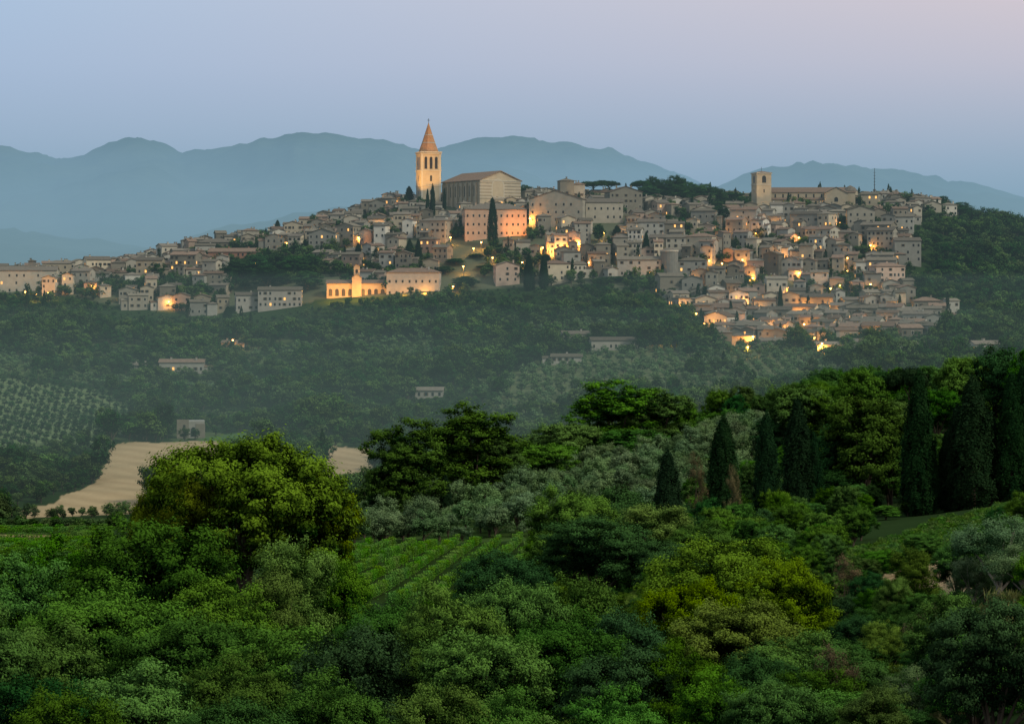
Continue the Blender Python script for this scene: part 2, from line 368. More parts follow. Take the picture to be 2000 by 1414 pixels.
def scatter(name,meshes,X,Y,Z,rot,scl):
    coll=bpy.data.collections.new(name+'_parts')
    for me in meshes: newobj(me.name,me,coll=coll)
    me=bpy.data.meshes.new(name); n=len(X)
    me.vertices.add(n); me.vertices.foreach_set('co',np.stack([X,Y,Z],1).astype(np.float32).ravel())
    a=me.attributes.new('rot','FLOAT_VECTOR','POINT'); rv=np.zeros((n,3),np.float32); rv[:,2]=rot; a.data.foreach_set('vector',rv.ravel())
    a=me.attributes.new('scl','FLOAT_VECTOR','POINT'); a.data.foreach_set('vector',scl.astype(np.float32).ravel())
    a=me.attributes.new('idx','INT','POINT'); a.data.foreach_set('value',R.integers(0,len(meshes),n).astype(np.int32))
    ob=newobj(name,me)
    ng=bpy.data.node_groups.new(name+'_gn','GeometryNodeTree')
    ng.interface.new_socket('Geometry',in_out='INPUT',socket_type='NodeSocketGeometry'); ng.interface.new_socket('Geometry',in_out='OUTPUT',socket_type='NodeSocketGeometry')
    gi=ng.nodes.new('NodeGroupInput'); go=ng.nodes.new('NodeGroupOutput')
    ip=ng.nodes.new('GeometryNodeInstanceOnPoints'); ci=ng.nodes.new('GeometryNodeCollectionInfo')
    ci.inputs['Collection'].default_value=coll; ci.inputs['Separate Children'].default_value=True; ci.inputs['Reset Children'].default_value=True
    ip.inputs['Pick Instance'].default_value=True
    def na(nm,ty):
        q=ng.nodes.new('GeometryNodeInputNamedAttribute'); q.data_type=ty; q.inputs['Name'].default_value=nm; return q.outputs[0]
    ng.links.new(gi.outputs[0],ip.inputs['Points']); ng.links.new(ci.outputs[0],ip.inputs['Instance'])
    ng.links.new(na('idx','INT'),ip.inputs['Instance Index']); ng.links.new(na('rot','FLOAT_VECTOR'),ip.inputs['Rotation']); ng.links.new(na('scl','FLOAT_VECTOR'),ip.inputs['Scale'])
    ng.links.new(ip.outputs[0],go.inputs[0])
    md=ob.modifiers.new('scatter','NODES'); md.node_group=ng
    return ob
def grid(b0,b1,d0,d1,sp,jit=0.4,rotate=0.0):
    x0=min(XX(b0,d0),XX(b0,d1)); x1=max(XX(b1,d0),XX(b1,d1))
    c_,s_=math.cos(rotate),math.sin(rotate); L=max(x1-x0,d1-d0)*1.5; cx,cy=(x0+x1)/2,(d0+d1)/2
    g=np.arange(-L/2,L/2,sp); A,Bg=np.meshgrid(g,g); A=A.ravel();Bg=Bg.ravel()
    A=A+(R.random(len(A))-0.5)*2*jit*sp; Bg=Bg+(R.random(len(Bg))-0.5)*2*jit*sp
    X=cx+A*c_-Bg*s_; Y=cy+A*s_+Bg*c_
    k=(Y>d0)&(Y<d1); X=X[k];Y=Y[k]; b=X/Y*F+1000; k=(b>b0)&(b<b1)
    return X[k],Y[k],b[k]
def inpoly(b,d,poly):
    r=np.zeros(b.shape,bool); n=len(poly)
    for i in range(n):
        x1,y1=poly[i];x2,y2=poly[(i+1)%n]
        cnd=((y1>d)!=(y2>d)); xi=(x2-x1)*(d-y1)/((y2-y1) if y2!=y1 else 1e-9)+x1
        r^=cnd&(b<xi)
    return r
WHEAT=[(225,1000),(400,1006),(560,1008),(600,990),(500,965),(440,930),(350,890),(300,850),(290,770),(60,755),(0,785),(120,830),(190,880),(205,940)]
WHEAT2=[(640,1000),(730,1000),(725,915),(640,900)]
MEADOW=[(385,1005),(560,1010),(640,1040),(520,1060),(400,1040)]
OLIV_L=[(-300,985),(190,1000),(265,1080),(262,1150),(200,1190),(-300,1205)]
VINE_C=[(640,248),(930,243),(1035,300),(1050,358),(660,352),(560,300)]
VINE_L=[(-300,262),(120,262),(215,330),(215,440),(-300,440)]
OCHRE_L=[(-300,372),(110,372),(165,398),(60,404),(-300,400)]
OLIV_C=[(650,356),(1060,360),(1250,350),(1450,400),(1560,470),(1560,560),(1350,555),(1000,552),(820,500),(700,440)]
OLIV_V=[(960,1090),(1200,1080),(1650,1060),(1750,1180),(1500,1240),(1250,1260),(1000,1200)]
GRASS_R=[(1640,185),(1760,180),(2300,150),(2400,330),(2000,330),(1850,300),(1640,240)]
STRAW_R=[(1715,135),(1900,130),(1905,175),(1730,175)]
PATH_R=[(1640,238),(1700,238),(1850,285),(1990,322),(1960,330),(1840,290),(1680,244)]
GRASS_N=[(1880,80),(2300,70),(2300,112),(1900,110)]
def townlow(b): return np.interp(b,[-400,0,150,220,420,450,560,640,860,1000,1150,1290,1370,1400,1600,1780,1860,1861],[572,572,580,598,618,600,600,582,576,560,560,575,645,678,696,672,660,0])
def in_town(b,d):
    p=gp(b,d); r=(d>1250)&(d<1705)&(p<townlow(b))
    r&=~((b>1780)&(p<600)&(d<1630)); r&=~((b>1870))
    return r
# ------------------------------------------------------------------ terrain mesh
def gridmesh(name,X,Y,Z):
    n,mm=X.shape; V=np.stack([X,Y,Z],2).reshape(-1,3)
    i=np.arange(n*mm).reshape(n,mm); Fq=np.stack([i[:-1,:-1],i[:-1,1:],i[1:,1:],i[1:,:-1]],2).reshape(-1,4)
    me=bpy.data.meshes.new(name); me.vertices.add(len(V)); me.vertices.foreach_set('co',V.astype(np.float32).ravel())
    me.loops.add(Fq.size); me.loops.foreach_set('vertex_index',Fq.astype(np.int32).ravel())
    me.polygons.add(len(Fq)); me.polygons.foreach_set('loop_start',(np.arange(len(Fq))*4).astype(np.int32))
    me.polygons.foreach_set('use_smooth',np.ones(len(Fq),bool)); me.update(calc_edges=True); return me
tb=np.concatenate([np.arange(-1500,-100,40),np.arange(-100,2101,5),np.arange(2120,3501,40)]).astype(float)
td=np.concatenate([np.arange(5,120,5),np.arange(120,450,2.5),np.arange(450,2451,5)]).astype(float)
TB,TD=np.meshgrid(tb,td)
tz=gz(TB,TD)
me=gridmesh('terrain',(TB-1000)/F*TD,TD,tz)
colr=np.zeros(TB.shape+(4,)); colr[...,3]=1; colr[...,:3]=(0.022,0.042,0.014)
wb=TB+(fbm(TB/20,TD/20)-0.47)*25; wd=TD+(fbm(TB/25+9,TD/25)-0.47)*20
def paint(poly,cc,a=0.0,warp=True):
    k=inpoly(wb if warp else TB,wd if warp else TD,poly); colr[k,:3]=cc; colr[k,3]=a
k=(TD>1000)&(TD<1380)&(fbm(TB/50,TD/30,3)>0.52); colr[k,:3]=(0.085,0.115,0.045)
paint(OLIV_L,(0.14,0.185,0.085)); paint(OLIV_C,(0.05,0.09,0.024)); paint(OLIV_V,(0.13,0.155,0.075))
paint(VINE_C,(0.024,0.045,0.012)); paint(VINE_L,(0.04,0.07,0.018)); paint(OCHRE_L,(0.26,0.20,0.10),0,False)
paint(MEADOW,(0.07,0.13,0.04)); paint(WHEAT,(0.43,0.315,0.185)); paint(WHEAT2,(0.40,0.30,0.185))
paint(GRASS_R,(0.045,0.095,0.018)); paint(STRAW_R,(0.40,0.28,0.16)); paint(PATH_R,(0.22,0.14,0.08),0,False); paint(GRASS_N,(0.16,0.17,0.06))
k=in_town(TB,TD); colr[k,:3]=(0.10,0.11,0.07)
a=me.attributes.new('zone','FLOAT_COLOR','POINT'); a.data.foreach_set('color',colr.astype(np.float32).ravel())
m,nt,o=mat('ground_cover')
at=nt.nodes.new('ShaderNodeAttribute'); at.attribute_name='zone'
n1=noise(nt,0.05,6); n2=noise(nt,0.7,4)
col=mixc(nt,mathn(nt,'MULTIPLY',n1,1.0),mixc(nt,1.0,at.outputs['Color'],(1.25,1.2,1.1),'MULTIPLY'),mixc(nt,1.0,at.outputs['Color'],(0.7,0.75,0.7),'MULTIPLY'))
col=mixc(nt,mathn(nt,'MULTIPLY',n2,0.6),col,mixc(nt,1.0,col,(0.5,0.55,0.5),'MULTIPLY'))
wv=nt.nodes.new('ShaderNodeTexWave'); wv.inputs['Scale'].default_value=0.035; wv.inputs['Distortion'].default_value=5; wv.inputs['Detail Scale'].default_value=0.3; wv.inputs['Detail'].default_value=4; wv.bands_direction='DIAGONAL'
g=nt.nodes.new('ShaderNodeNewGeometry'); nt.links.new(g.outputs['Position'],wv.inputs[0])
f=mathn(nt,'MULTIPLY',mathn(nt,'SUBTRACT',1.0,at.outputs['Alpha']),mathn(nt,'MULTIPLY',wv.outputs['Fac'],0.25))
col=mixc(nt,f,col,mixc(nt,1.0,col,(0.5,0.46,0.40),'MULTIPLY'))
diffuse(nt,o,col); me.materials.append(m)
newobj('terrain',me)
# ------------------------------------------------------------------ distant hills
hb=np.arange(-1500,3501,8.0); hd=np.concatenate([np.arange(2400,12000,60.0)])
HB,HD=np.meshgrid(hb,hd); HX=(HB-1000)/F*HD
def ridge(d0,wf,wbk,xs,ps,warp=400):
    zt=(HZ-np.interp(HB,xs,ps))/F*d0+62
    dd=HD-d0-(fbm(HX/900+d0,HD*0+3.3)-0.47)*warp
    sh=np.where(dd<0,np.exp(-(dd/wf)**2),np.exp(-(dd/wbk)**2))
    return zt*sh
E=[ridge(8800,1300,900,[-1500,-300,0,60,105,200,400,3500],[330,300,290,300,318,335,420,540]),
 ridge(6600,1500,900,[-1500,-400,0,100,160,210,270,320,355,430,520,570,630,700,780,860,1000,1200,1500,3500],[360,340,318,322,303,286,278,290,308,301,282,270,267,281,297,315,345,400,470,560]),
 ridge(7800,1200,900,[-500,600,780,860,930,1000,1060,1130,1200,1260,1330,1400,1500,3500],[560,420,310,293,280,273,285,285,300,322,350,372,430,560]),
 ridge(5600,1100,800,[600,1200,1340,1400,1450,1520,1600,1700,1800,1900,2000,2200,3500],[560,500,410,376,352,335,328,335,350,370,392,430,480]),
 ridge(4300,700,600,[-1500,-300,0,150,300,500,700,900,1100,3500],[500,470,455,470,478,440,412,430,470,500])]
base=np.max(np.array(E),0)
sp=np.abs(fbm(HX/520,HD/520,5)-0.47)*2
env=np.clip(base/250,0,1)
HZt=-62+base-sp*130*env+ (fbm(HX/90,HD/90,3)-0.47)*18*env+ (fbm(HX/22,HD/30,2)-0.4)*9*env+18*env
HZt=np.maximum(HZt,-64)
me=gridmesh('hills',HX,HD,HZt)
m,nt,o=mat('wooded_hills'); n1=noise(nt,0.004,8); n2=noise(nt,0.03,5)
col=mixc(nt,n1,(0.03,0.075,0.05),(0.12,0.16,0.10)); col=mixc(nt,mathn(nt,'MULTIPLY',n2,0.6),col,(0.02,0.05,0.04))
diffuse(nt,o,col); me.materials.append(m); newobj('hills',me)
bb=B(); bb.face([(-30000,-3000,-96),(30000,-3000,-96),(30000,30000,-96),(-30000,30000,-96)],m); bb.obj('valley_plain')
# ------------------------------------------------------------------ town
RES=[]
rng=random.Random(11)
def house(b,d,w,dp,h,yaw=None,roof=None,wall=None,rf=None,lit=0.05,name='stone_house',skip=0.2,z=None,res=True,shut=0.3,fl=3.2,sp=3.0,found=8,annex=False):
    x=XX(b,d); z=float(gz(b,d)) if z is None else z
    yaw=rng.uniform(-0.5,0.5) if yaw is None else yaw
    wall=wall or rng.choices(WALLS,[5,3,5,1.4,2.4,4])[0]; rf=rf or rng.choice(ROOFS); roof=roof or rng.choice(['g','g','g','h','gy'])
    q=B(); x0,x1,y0,y1=-w/2,w/2,-dp/2,dp/2
    q.box(x0,x1,y0,y1,-found,h,wall,False)
    if roof=='g': r=dp/2*math.tan(math.radians(19)); q.gable(x0,x1,y0,y1,h,r,wall,rf,'x')
    elif roof=='gy': r=w/2*math.tan(math.radians(18)); q.gable(x0,x1,y0,y1,h,r,wall,rf,'y')
    else: r=min(w,dp)/2*math.tan(math.radians(20)); q.hip(x0,x1,y0,y1,h,r,rf)
    q.windows(x0,x1,y0,y1,0.0,h-0.3,rng,lit,skip=skip,shut=shut,fl=fl,sp=sp)
    if annex:
        s_=rng.choice([-1,1]); aw=rng.uniform(3,5.5); ah=h*rng.uniform(0.45,0.75); xa,xb=(x1+0.003,x1+aw) if s_>0 else (x0-aw,x0-0.003)
        ya,yb=y0+rng.uniform(0.3,1.5),y1-rng.uniform(0.3,2)
        q.box(xa,xb,ya,yb,-found,ah,wall,False); q.gable(xa,xb,ya,yb,ah,(yb-ya)/2*0.3,wall,rf,'x',o=0.3)
        q.windows(xa,xb,ya,yb,0,ah,rng,lit,skip=0.3,shut=0)
    for _ in range(rng.choice([0,1,1,2])):
        cx=rng.uniform(x0*0.7,x1*0.7); cy=rng.uniform(y0*0.5,y1*0.5)
        q.box(cx-0.45,cx+0.45,cy-0.4,cy+0.4,h,h+r+1.1,wall); q.box(cx-0.6,cx+0.6,cy-0.55,cy+0.55,h+r+1.1,h+r+1.3,rf)
    if res: RES.append((x,d,max(w,dp)*0.5+1))
    return q.obj(name,(x,d,z),yaw)
def light(name,kind,loc,energy,col=(1,0.55,0.18),radius=0.4,target=None,angle=70):
    l=bpy.data.lights.new(name,kind); l.energy=energy; l.color=col; l.shadow_soft_size=radius
    ob=bpy.data.objects.new(name,l); scene.collection.objects.link(ob); ob.location=loc
    if kind=='SPOT':
        l.spot_size=math.radians(angle); l.spot_blend=0.6
        ob.rotation_euler=(Vector(target)-Vector(loc)).to_track_quat('-Z','Y').to_euler()
    return ob
# --- San Fortunato
d0=1600; s=0.357
zc=ZZ(392,1620)
th=math.radians(33); W,L=34,50
corner=Vector((XX(937,d0),d0)); rot=Matrix.Rotation(th,2); cen=corner-rot@Vector((-W/2,-L/2))
q=B(); q.box(-W/2,W/2,-L/2,L/2,-12,13.5,CHW,False); q.gable(-W/2,W/2,-L/2,L/2,13.5,6.5,CHW,ROOFS[0],'y',o=0.9,t=0.5)
for k in range(12):
    z=0.4+k*1.1; q.box(-W/2-0.12,W/2+0.12,-L/2-0.14,-L/2+0.3,z,z+0.45,TRIM if k%2 else WALLS[5])
for k in range(8):
    y=-L/2+4+k*6.2
    q.box(-W/2-1.4,-W/2+0.1,y-0.8,y+0.8,-10,12,CHW)
    if k<7: q.wq(3,y+3.1,2.5,1.8,6.8,-W/2,W/2,-L/2,L/2,WIN,0.06,True)
q.wq(0,-2,2.0,10.5,7.5,-W/2,W/2,-L/2,L/2,TRIM,0.2,True); q.wq(0,-2,2.3,9.3,7.2,-W/2,W/2,-L/2,L/2,CHW,0.26,True)
q.box(-W/2-0.5,W/2+0.5,-L/2-0.5,-L/2+0.2,13.1,13.6,TRIM)
q.obj('gothic_church',(cen.x,cen.y,zc),th); RES.append((cen.x,cen.y,26))
td_=1640; tx=XX(837,td_); tzb=ZZ(392,td_); tw=43*td_/F/2*0.93; hh=92*td_/F
q=B(); q.box(-tw,tw,-tw,tw,-10,hh,CHW)
for z in (hh*0.30,hh*0.62,hh*0.97): q.box(-tw-0.35,tw+0.35,-tw-0.35,tw+0.35,z,z+0.55,TRIM)
for sd in range(4):
    for u in (-tw*0.52,0,tw*0.52):
        q.wq(sd,u,hh*0.66,2.0,7.6,-tw,tw,-tw,tw,WIN,0.06,True)
    q.wq(sd,0,hh*0.40,1.5,3.4,-tw,tw,-tw,tw,WIN,0.06,True); q.wq(sd,0,hh*0.12,1.2,2.6,-tw,tw,-tw,tw,WIN,0.06,True)
    for u in(-tw+0.7,tw-0.7): q.wq(sd,u,0,1.2,hh-0.6,-tw,tw,-tw,tw,TRIM,0.12)
q.box(-tw-0.7,tw+0.7,-tw-0.7,tw+0.7,hh,hh+0.9,TRIM)
sh=57*td_/F
q.frus(0,0,hh+0.9,hh+sh*0.35,tw*1.0,tw*0.67,8,SPIRE,math.pi/8); q.frus(0,0,hh+sh*0.35,hh+sh+0.9,tw*0.67,0.15,8,SPIRE,math.pi/8)
for z,rr in ((0.35,0.70),(0.62,0.43)): q.frus(0,0,hh+sh*z,hh+sh*z+0.4,tw*rr,tw*rr*0.95,8,TRIM,math.pi/8)
q.box(-0.14,0.14,-0.14,0.14,hh+sh,hh+sh+4,IRON); q.box(-0.9,0.9,-0.13,0.13,hh+sh+2.6,hh+sh+2.9,IRON)
q.obj('bell_tower_with_spire',(tx,td_,tzb),0.28); RES.append((tx,td_,12))
light('floodlight','SPOT',(tx-12,td_-26,tzb+6),46000,(1,0.47,0.08),0.5,(tx,td_,tzb+22),60)
light('floodlight','SPOT',(tx+14,td_-28,tzb+9),22000,(1,0.47,0.08),0.5,(tx,td_,tzb+28),60)
light('floodlight','SPOT',(tx-24,td_-14,tzb+9),30000,(1,0.47,0.08),0.5,(tx,td_,tzb+24),60)
light('floodlight','SPOT',(tx-10,td_-34,tzb+22),26000,(1,0.42,0.06),0.5,(tx,td_,tzb+44),50)
light('floodlight','SPOT',(corner.x+18,corner.y-22,zc+9),10000,(1,0.7,0.4),0.5,(corner.x+14,corner.y+6,zc+9),80)
# --- cathedral
dd=1625; s=dd/F; zc=ZZ(404,dd)
q=B(); w=15*s; h=63*s
q.box(-w,w,-w,w,-12,h,CHW)
for sd in range(4):
    q.wq(sd,0,h*0.72,3.0,3.6,-w,w,-w,w,WIN,0.06,True); q.wq(sd,0,h*0.42,1.0,2.0,-w,w,-w,w,WIN,0.06,True)
q.box(-w-0.4,w+0.4,-w-0.4,w+0.4,h*0.66,h*0.68,TRIM); q.box(-w-0.5,w+0.5,-w-0.5,w+0.5,h,h+0.6,TRIM); q.hip(-w,w,-w,w,h+0.6,1.3,ROOFS[0]); q.box(-0.1,0.1,-0.1,0.1,h+1,h+5,IRON)
q.obj('cathedral_bell_tower',(XX(1487,dd-4),dd-4,zc),0.25); RES.append((XX(1487,dd),dd,9))
q=B(); q.box(-30,30,-9,9,-12,10.0,CHW,False); q.gable(-30,30,-9,9,10.0,3.6,CHW,ROOFS[0],'x')
for k in range(9): q.wq(0,-26+k*5.4,6.3,1.1,2.0,-30,30,-9,9,WIN,0.06,True)
q.box(-30,18,-14,-9.05,-12,4.6,CHW,True); q.face([(-30.5,-14.6,4.7),(18.5,-14.6,4.7),(18.5,-9.1,6.2),(-30.5,-9.1,6.2)],ROOFS[0])
for k in range(8): q.wq(0,-27+k*5.8,0.6,1.4,2.4,-30,18,-14,-9,WIN,0.06,True)
q.box(8,24,-17,9.5,-12,9.0,CHW,False); q.gable(8,24,-17,9.5,9.0,4.2,CHW,ROOFS[1],'y')
q.wq(0,16,3,2.6,2.0,8,24,-17,9,WIN,0.06,True)
q.frus(27,-3,8,11,5.2,5.2,12,CHW); q.frus(27,-3,11,13.5,5.5,3.2,12,ROOFS[1]); q.frus(27,-3,13.5,15,3.2,0.3,12,ROOFS[1])
q.obj('cathedral',(XX(1585,dd+6),dd+6,zc),-0.06); RES+= [(XX(p,dd-4),dd-4,22) for p in(1515,1535,1555,1575,1595,1630,1660)]
light('floodlight','SPOT',(XX(1480,1600),1596,zc+8),9000,(1,0.6,0.28),0.5,(XX(1487,dd),dd,zc+20),60)
for b_,e in((1542,5000),(1562,9000),(1576,6000)): light('floodlight','POINT',(XX(b_,1600),1600,float(gz(b_,1600))+3.5),e,(1,0.42,0.07),0.4)
q=B(); q.frus(0,0,0,26,0.4,0.15,6,IRON)
for k in range(5): q.box(-0.9,0.9,-0.06,0.06,14+k*2.2,14.15+k*2.2,IRON)
q.obj('radio_mast',(XX(1708,1660),1660,float(gz(1708,1660))))
def hb_(b0,b1,pt,pb,depth=12,d=None,yaw=0.0,dmin=1180,**k):
    b=(b0+b1)/2; d=d or find_d(b,pb,dmin,1700); s=d/F
    z=ZZ(pb,d); return house(b,d,(b1-b0)*s,depth,(pb-pt)*s-1.5,yaw=yaw,z=z,**k),d
P_PINK=wallmat('peach_plaster',(0.47,0.34,0.24),0.1)
hb_(905,1025,406,478,22,d=1545,yaw=0.12,roof='h',wall=P_PINK,name='palazzo',skip=0,lit=0.0,fl=5.2,sp=3.6,shut=0)
RES+=[(XX(p,1522),1522,11) for p in(925,960,985,1010)]
light('floodlight','SPOT',(XX(1015,1515),1516,ZZ(455,1515)),42000,(1,0.36,0.07),0.5,(XX(1008,1540),1540,ZZ(442,1540)),68)
hb_(1037,1142,386,450,22,d=1570,yaw=-0.15,roof='gy',wall=WALLS[0],name='town_hall_palace',fl=5,sp=5,shut=0,lit=0.03)
hb_(1142,1215,392,446,16,d=1580,yaw=0.05,roof='g',wall=WALLS[0],name='palazzo',fl=4.5,sp=4,shut=0)
hb_(1185,1250,372,420,16,d=1605,yaw=0.2,roof='gy',wall=WALLS[0],name='palazzo')
hb_(1091,1119,350,410,9,d=1600,yaw=0.2,roof='h',wall=WALLS[5],name='stone_watchtower',fl=8)
hb_(1117,1141,357,410,9,d=1604,yaw=0.1,roof='h',wall=WALLS[4],name='stone_house',fl=8)
light('floodlight','SPOT',(XX(1142,1585),1583,ZZ(385,1585)),6000,(1,0.6,0.28),0.4,(XX(1130,1604),1600,ZZ(366,1604)),70)
hb_(0,112,524,572,14,d=1520,yaw=0.1,roof='g',wall=WALLS[0],name='convent',fl=4.5,sp=4.5,shut=0); hb_(56,70,506,560,4,d=1522,yaw=0.1,roof='h',wall=WALLS[2],name='convent_bell_tower',fl=14)
hb_(-90,-4,528,575,14,d=1520,yaw=-0.1,roof='g',wall=WALLS[0],name='convent')
hb_(388,455,470,505,14,d=1610,yaw=0.1,roof='h',wall=WALLS[5],name='stone_house')
hb_(410,512,488,532,14,d=1560,yaw=-0.1,roof='g',wall=BRICK,name='brick_house',skip=0.3,shut=0)
hb_(757,860,528,577,15,d=1455,yaw=-0.05,roof='h',wall=FARMW,name='villa',skip=0,fl=5,sp=4.0,shut=0,lit=0.0)
dd=1452; s=dd/F; q=B(); Lw=118*s
q.box(-Lw/2,Lw/2,0,9,-8,8.5,CHW,False); q.gable(-Lw/2,Lw/2,0,9,8.5,2,CHW,ROOFS[0],'x')
for k in range(9): q.wq(0,-Lw/2+2.4+k*4.1,0.5,2.3,3.4,-Lw/2,Lw/2,0,9,WIN,0.06,True)
q.box(-3,3,-1.5,0.3,-8,12,CHW); q.gable(-3,3,-1.5,0.3,12,2.4,CHW,ROOFS[0],'y',o=0.3)
q.box(-1.9,1.9,-0.9,0.1,13,19.2,CHW); q.wq(0,0,15,1.6,1.6,-2,2,-0.9,0.1,WIN,0.06,True); q.gable(-2.1,2.1,-1.0,0.2,19.2,1.0,CHW,ROOFS[0],'y',o=0.2)
q.obj('chapel_with_bell_gable',(XX(697,dd),dd,ZZ(580,dd)),0.0); RES+=[(XX(p,dd),dd,12) for p in(650,690,730)]
for px_,e in((645,11000),(672,8000),(705,14000),(738,4500),(790,2500),(830,5500)):
    light('floodlight','POINT',(XX(px_,dd-9),dd-10,ZZ(573,dd-9)),e,(1,0.40,0.06),0.4)
dd=1462; s=dd/F
q=B(); q.frus(0,0,-8,26,6.2,5.6,20,WALLS[2]); q.frus(0,0,26,27,6.0,6.0,20,TRIM); q.frus(0,0,27,28.6,5.6,0.5,20,ROOFS[1])
q.obj('round_bastion_tower',(XX(1307,dd),dd,ZZ(572,dd))); RES.append((XX(1307,dd),dd,8))
hb_(1205,1292,503,560,12,d=1466,yaw=0.0,roof='g',wall=FARMW,name='convent',skip=0.4,sp=5)
hb_(1325,1382,505,575,12,d=1466,yaw=-0.1,roof='h',wall=WALLS[2],name='palazzo',skip=0.3,sp=4)
hb_(460,505,572,606,10,yaw=0.2,wall=FARMW,roof='g',dmin=1300); hb_(505,590,562,600,11,yaw=0.05,wall=FARMW,roof='g',dmin=1300)
for (a,b_,pt,pb,dep) in [(313,400,702,726,9),(1152,1240,659,682,9),(1095,1150,647,668,9),(1077,1137,691,708,8),(812,866,756,776,8),(435,465,664,680,7),(1740,1805,668,688,9),(1895,1950,666,688,9),(1180,1215,744,760,8),(255,290,708,722,7),(1590,1640,668,690,9),(1480,1530,660,680,9),(1380,1440,640,668,9),(1660,1700,662,684,9)]:
    hb_(a,b_,pt,pb,dep,dmin=1000,yaw=rng.uniform(-0.2,0.3),roof='g',wall=FARMW,name='farmhouse',lit=0.06,found=2.5,annex=True)
q=B(); q.box(-6,6,-5,5,-3,7.5,WALLS[2]); q.box(-6.3,-1,-5.2,-4.9,0,8.3,WALLS[5]); q.box(2,6.2,-5.25,-4.95,0,6.3,WALLS[5]); q.wq(0,1,1,1.8,3,-6,6,-5,5,WIN,0.36,True); q.wq(0,-3,4.5,1,1.4,-6,6,-5,5,WIN,0.36)
q.obj('ruined_stone_barn',(XX(373,1030),1030,float(gz(373,1030))),0.15); RES.append((XX(373,1030),1030,9))
# --- auto houses
SKIP=[(445,632,495,640),(1150,1205,440,500),(1140,1300,552,640),(865,985,488,560),(1235,1420,383,404),(1385,1425,395,470),(990,1080,505,575),(1590,1700,545,562),(300,330,520,560),(785,830,478,530),(1500,1600,608,618),(640,760,480,512),(1440,1560,560,575),(1280,1340,425,455)]
placed=[]
d=1255.0
while d<1700:
    b=-330+rng.random()*30
    while b<1880:
        big=rng.random()<0.13 and d<1560; small=rng.random()<0.25
        w=rng.uniform(15,22) if big else (rng.uniform(5.5,8) if small else rng.uniform(8,13.5)); dp=rng.uniform(10,13) if big else rng.uniform(7,10.5); bw=w*F/d
        cb=b+bw/2; dj=d+rng.uniform(-5,5)
        ok=bool(in_town(np.array([cb]),np.array([dj]))[0])
        if ok:
            p=float(gp(cb,dj))
            if any(x0<cb<x1 and y0<p<y1 for x0,x1,y0,y1 in SKIP): ok=False
            x=XX(cb,dj)
            if any((x-rx)**2+(dj-ry)**2<(rr+w*0.45)**2 for rx,ry,rr in RES): ok=False
            if ok and rng.random()<(0.12 if p<560 else 0.22): ok=False
        if ok:
            h=rng.choice([5.2,6.4,7.6,8.8,9.5,10.5,12.2])
            if big: h=rng.choice([10.5,12,13.5])
            if p>585: h=min(h,8.2)
            if dj>1570 and cb>800: h=min(h,7.6)
            if dj>1590 and 1480<cb<1680: h=min(h,5.5)
            base_yaw=0.35*math.sin(cb/140.0)+0.3*math.sin(d/31)
            house(cb,dj,w,dp,h,yaw=base_yaw+rng.uniform(-0.25,0.25)+(0 if big else rng.choice([0,0,math.pi/2])),res=False,lit=0.085,annex=rng.random()<0.3,sp=rng.uniform(2.4,4.2),fl=rng.uniform(2.9,3.8),skip=rng.uniform(0.1,0.5))
            placed.append((x,dj,w))
        b+=bw*rng.uniform(0.92,1.12)+ (0 if rng.random()<0.75 else 18)
    d+=13.5
print('HOUSES',len(placed))
PA=np.array(placed+[(a,b_,r*1.6) for a,b_,r in RES])
def lamp(b,p,e,d=None,hgt=6.0):
    d=d or find_d(b,p+12,1150,1690)
    x=XX(b,d)
    for _ in range(6):
        dist=np.hypot(PA[:,0]-x,PA[:,1]-d)-PA[:,2]*0.6
        if dist.min()>0: break
        d-=2.5; x=XX(b,d)
    z=float(gz(b,d)); q=B(); q.frus(0,0,-0.5,hgt,0.1,0.06,6,IRON); q.box(-0.05,0.05,-0.9,0,hgt-0.1,hgt,IRON)
    q.frus(0,-0.9,hgt-0.85,hgt-0.15,0.28,0.48,8,BULB); q.frus(0,-0.9,hgt-0.13,hgt+0.15,0.52,0.1,8,IRON)
    q.obj('street_lamp',(x,d,z))
    light('street_lamp_light','POINT',(x,d-0.9,z+hgt-1.6),e*6.0,(1,0.38,0.06),0.3)
LAMPS=[(376,520,900),(50,576,2000),(72,580,1500),(95,578,2200),(150,548,700),(1035,432,1500),(905,527,900),(962,510,900),(925,492,900),(885,566,1200),(770,397,900),(655,465,1500),(1130,478,1800),(1090,492,2200),(1105,490,1800),(1410,522,1500),(1385,517,1500),(1470,548,1500),(1475,462,1200),(1600,578,2000),(1622,570,1500),(1640,565,900),(1655,510,600),(1655,535,500),(1330,598,900),(1330,662,3500),(1355,664,3500),(1400,660,3500),(1420,664,2500),(1470,662,2500),(1500,656,2500),(1535,648,2000),(1590,668,2200),(1605,676,2200),(1460,688,1200),(420,690,700),(455,672,500),(1570,598,1200),(1690,655,1200),(1060,490,1200),(860,440,800),(880,470,800),(845,440,700),(1940,655,2500),(1975,650,2500),(1405,460,600),(1020,520,800),(700,470,500),(560,480,500),(1240,450,600),(1180,460,700),(1310,450,500),(1520,500,500),(1600,480,500),(1700,470,500),(1700,560,500),(1450,500,500),(1450,590,600),(1540,570,600),(500,520,500),(250,570,600),(330,580,500),(1760,600,700),(1650,610,900),(1480,600,800),(1420,575,700),(1360,620,800),(820,505,600),(740,440,500),(610,470,500),(180,560,500),(1270,530,500),(1560,470,500),(1440,440,500),(1640,440,500),(1150,520,500),(940,480,900),(1110,500,1500),(1075,486,1500),(1500,545,600),(1730,500,500),(1560,520,500),(1375,640,1500),(1445,640,1500),(1510,630,1200),(1570,640,1500),(1640,645,1200),(1720,640,900),(1400,600,900),(1560,610,900),(1620,600,900),(1350,550,700),(1390,480,700),(1520,440,600)]
for b,p,e in LAMPS: lamp(b,p,e)
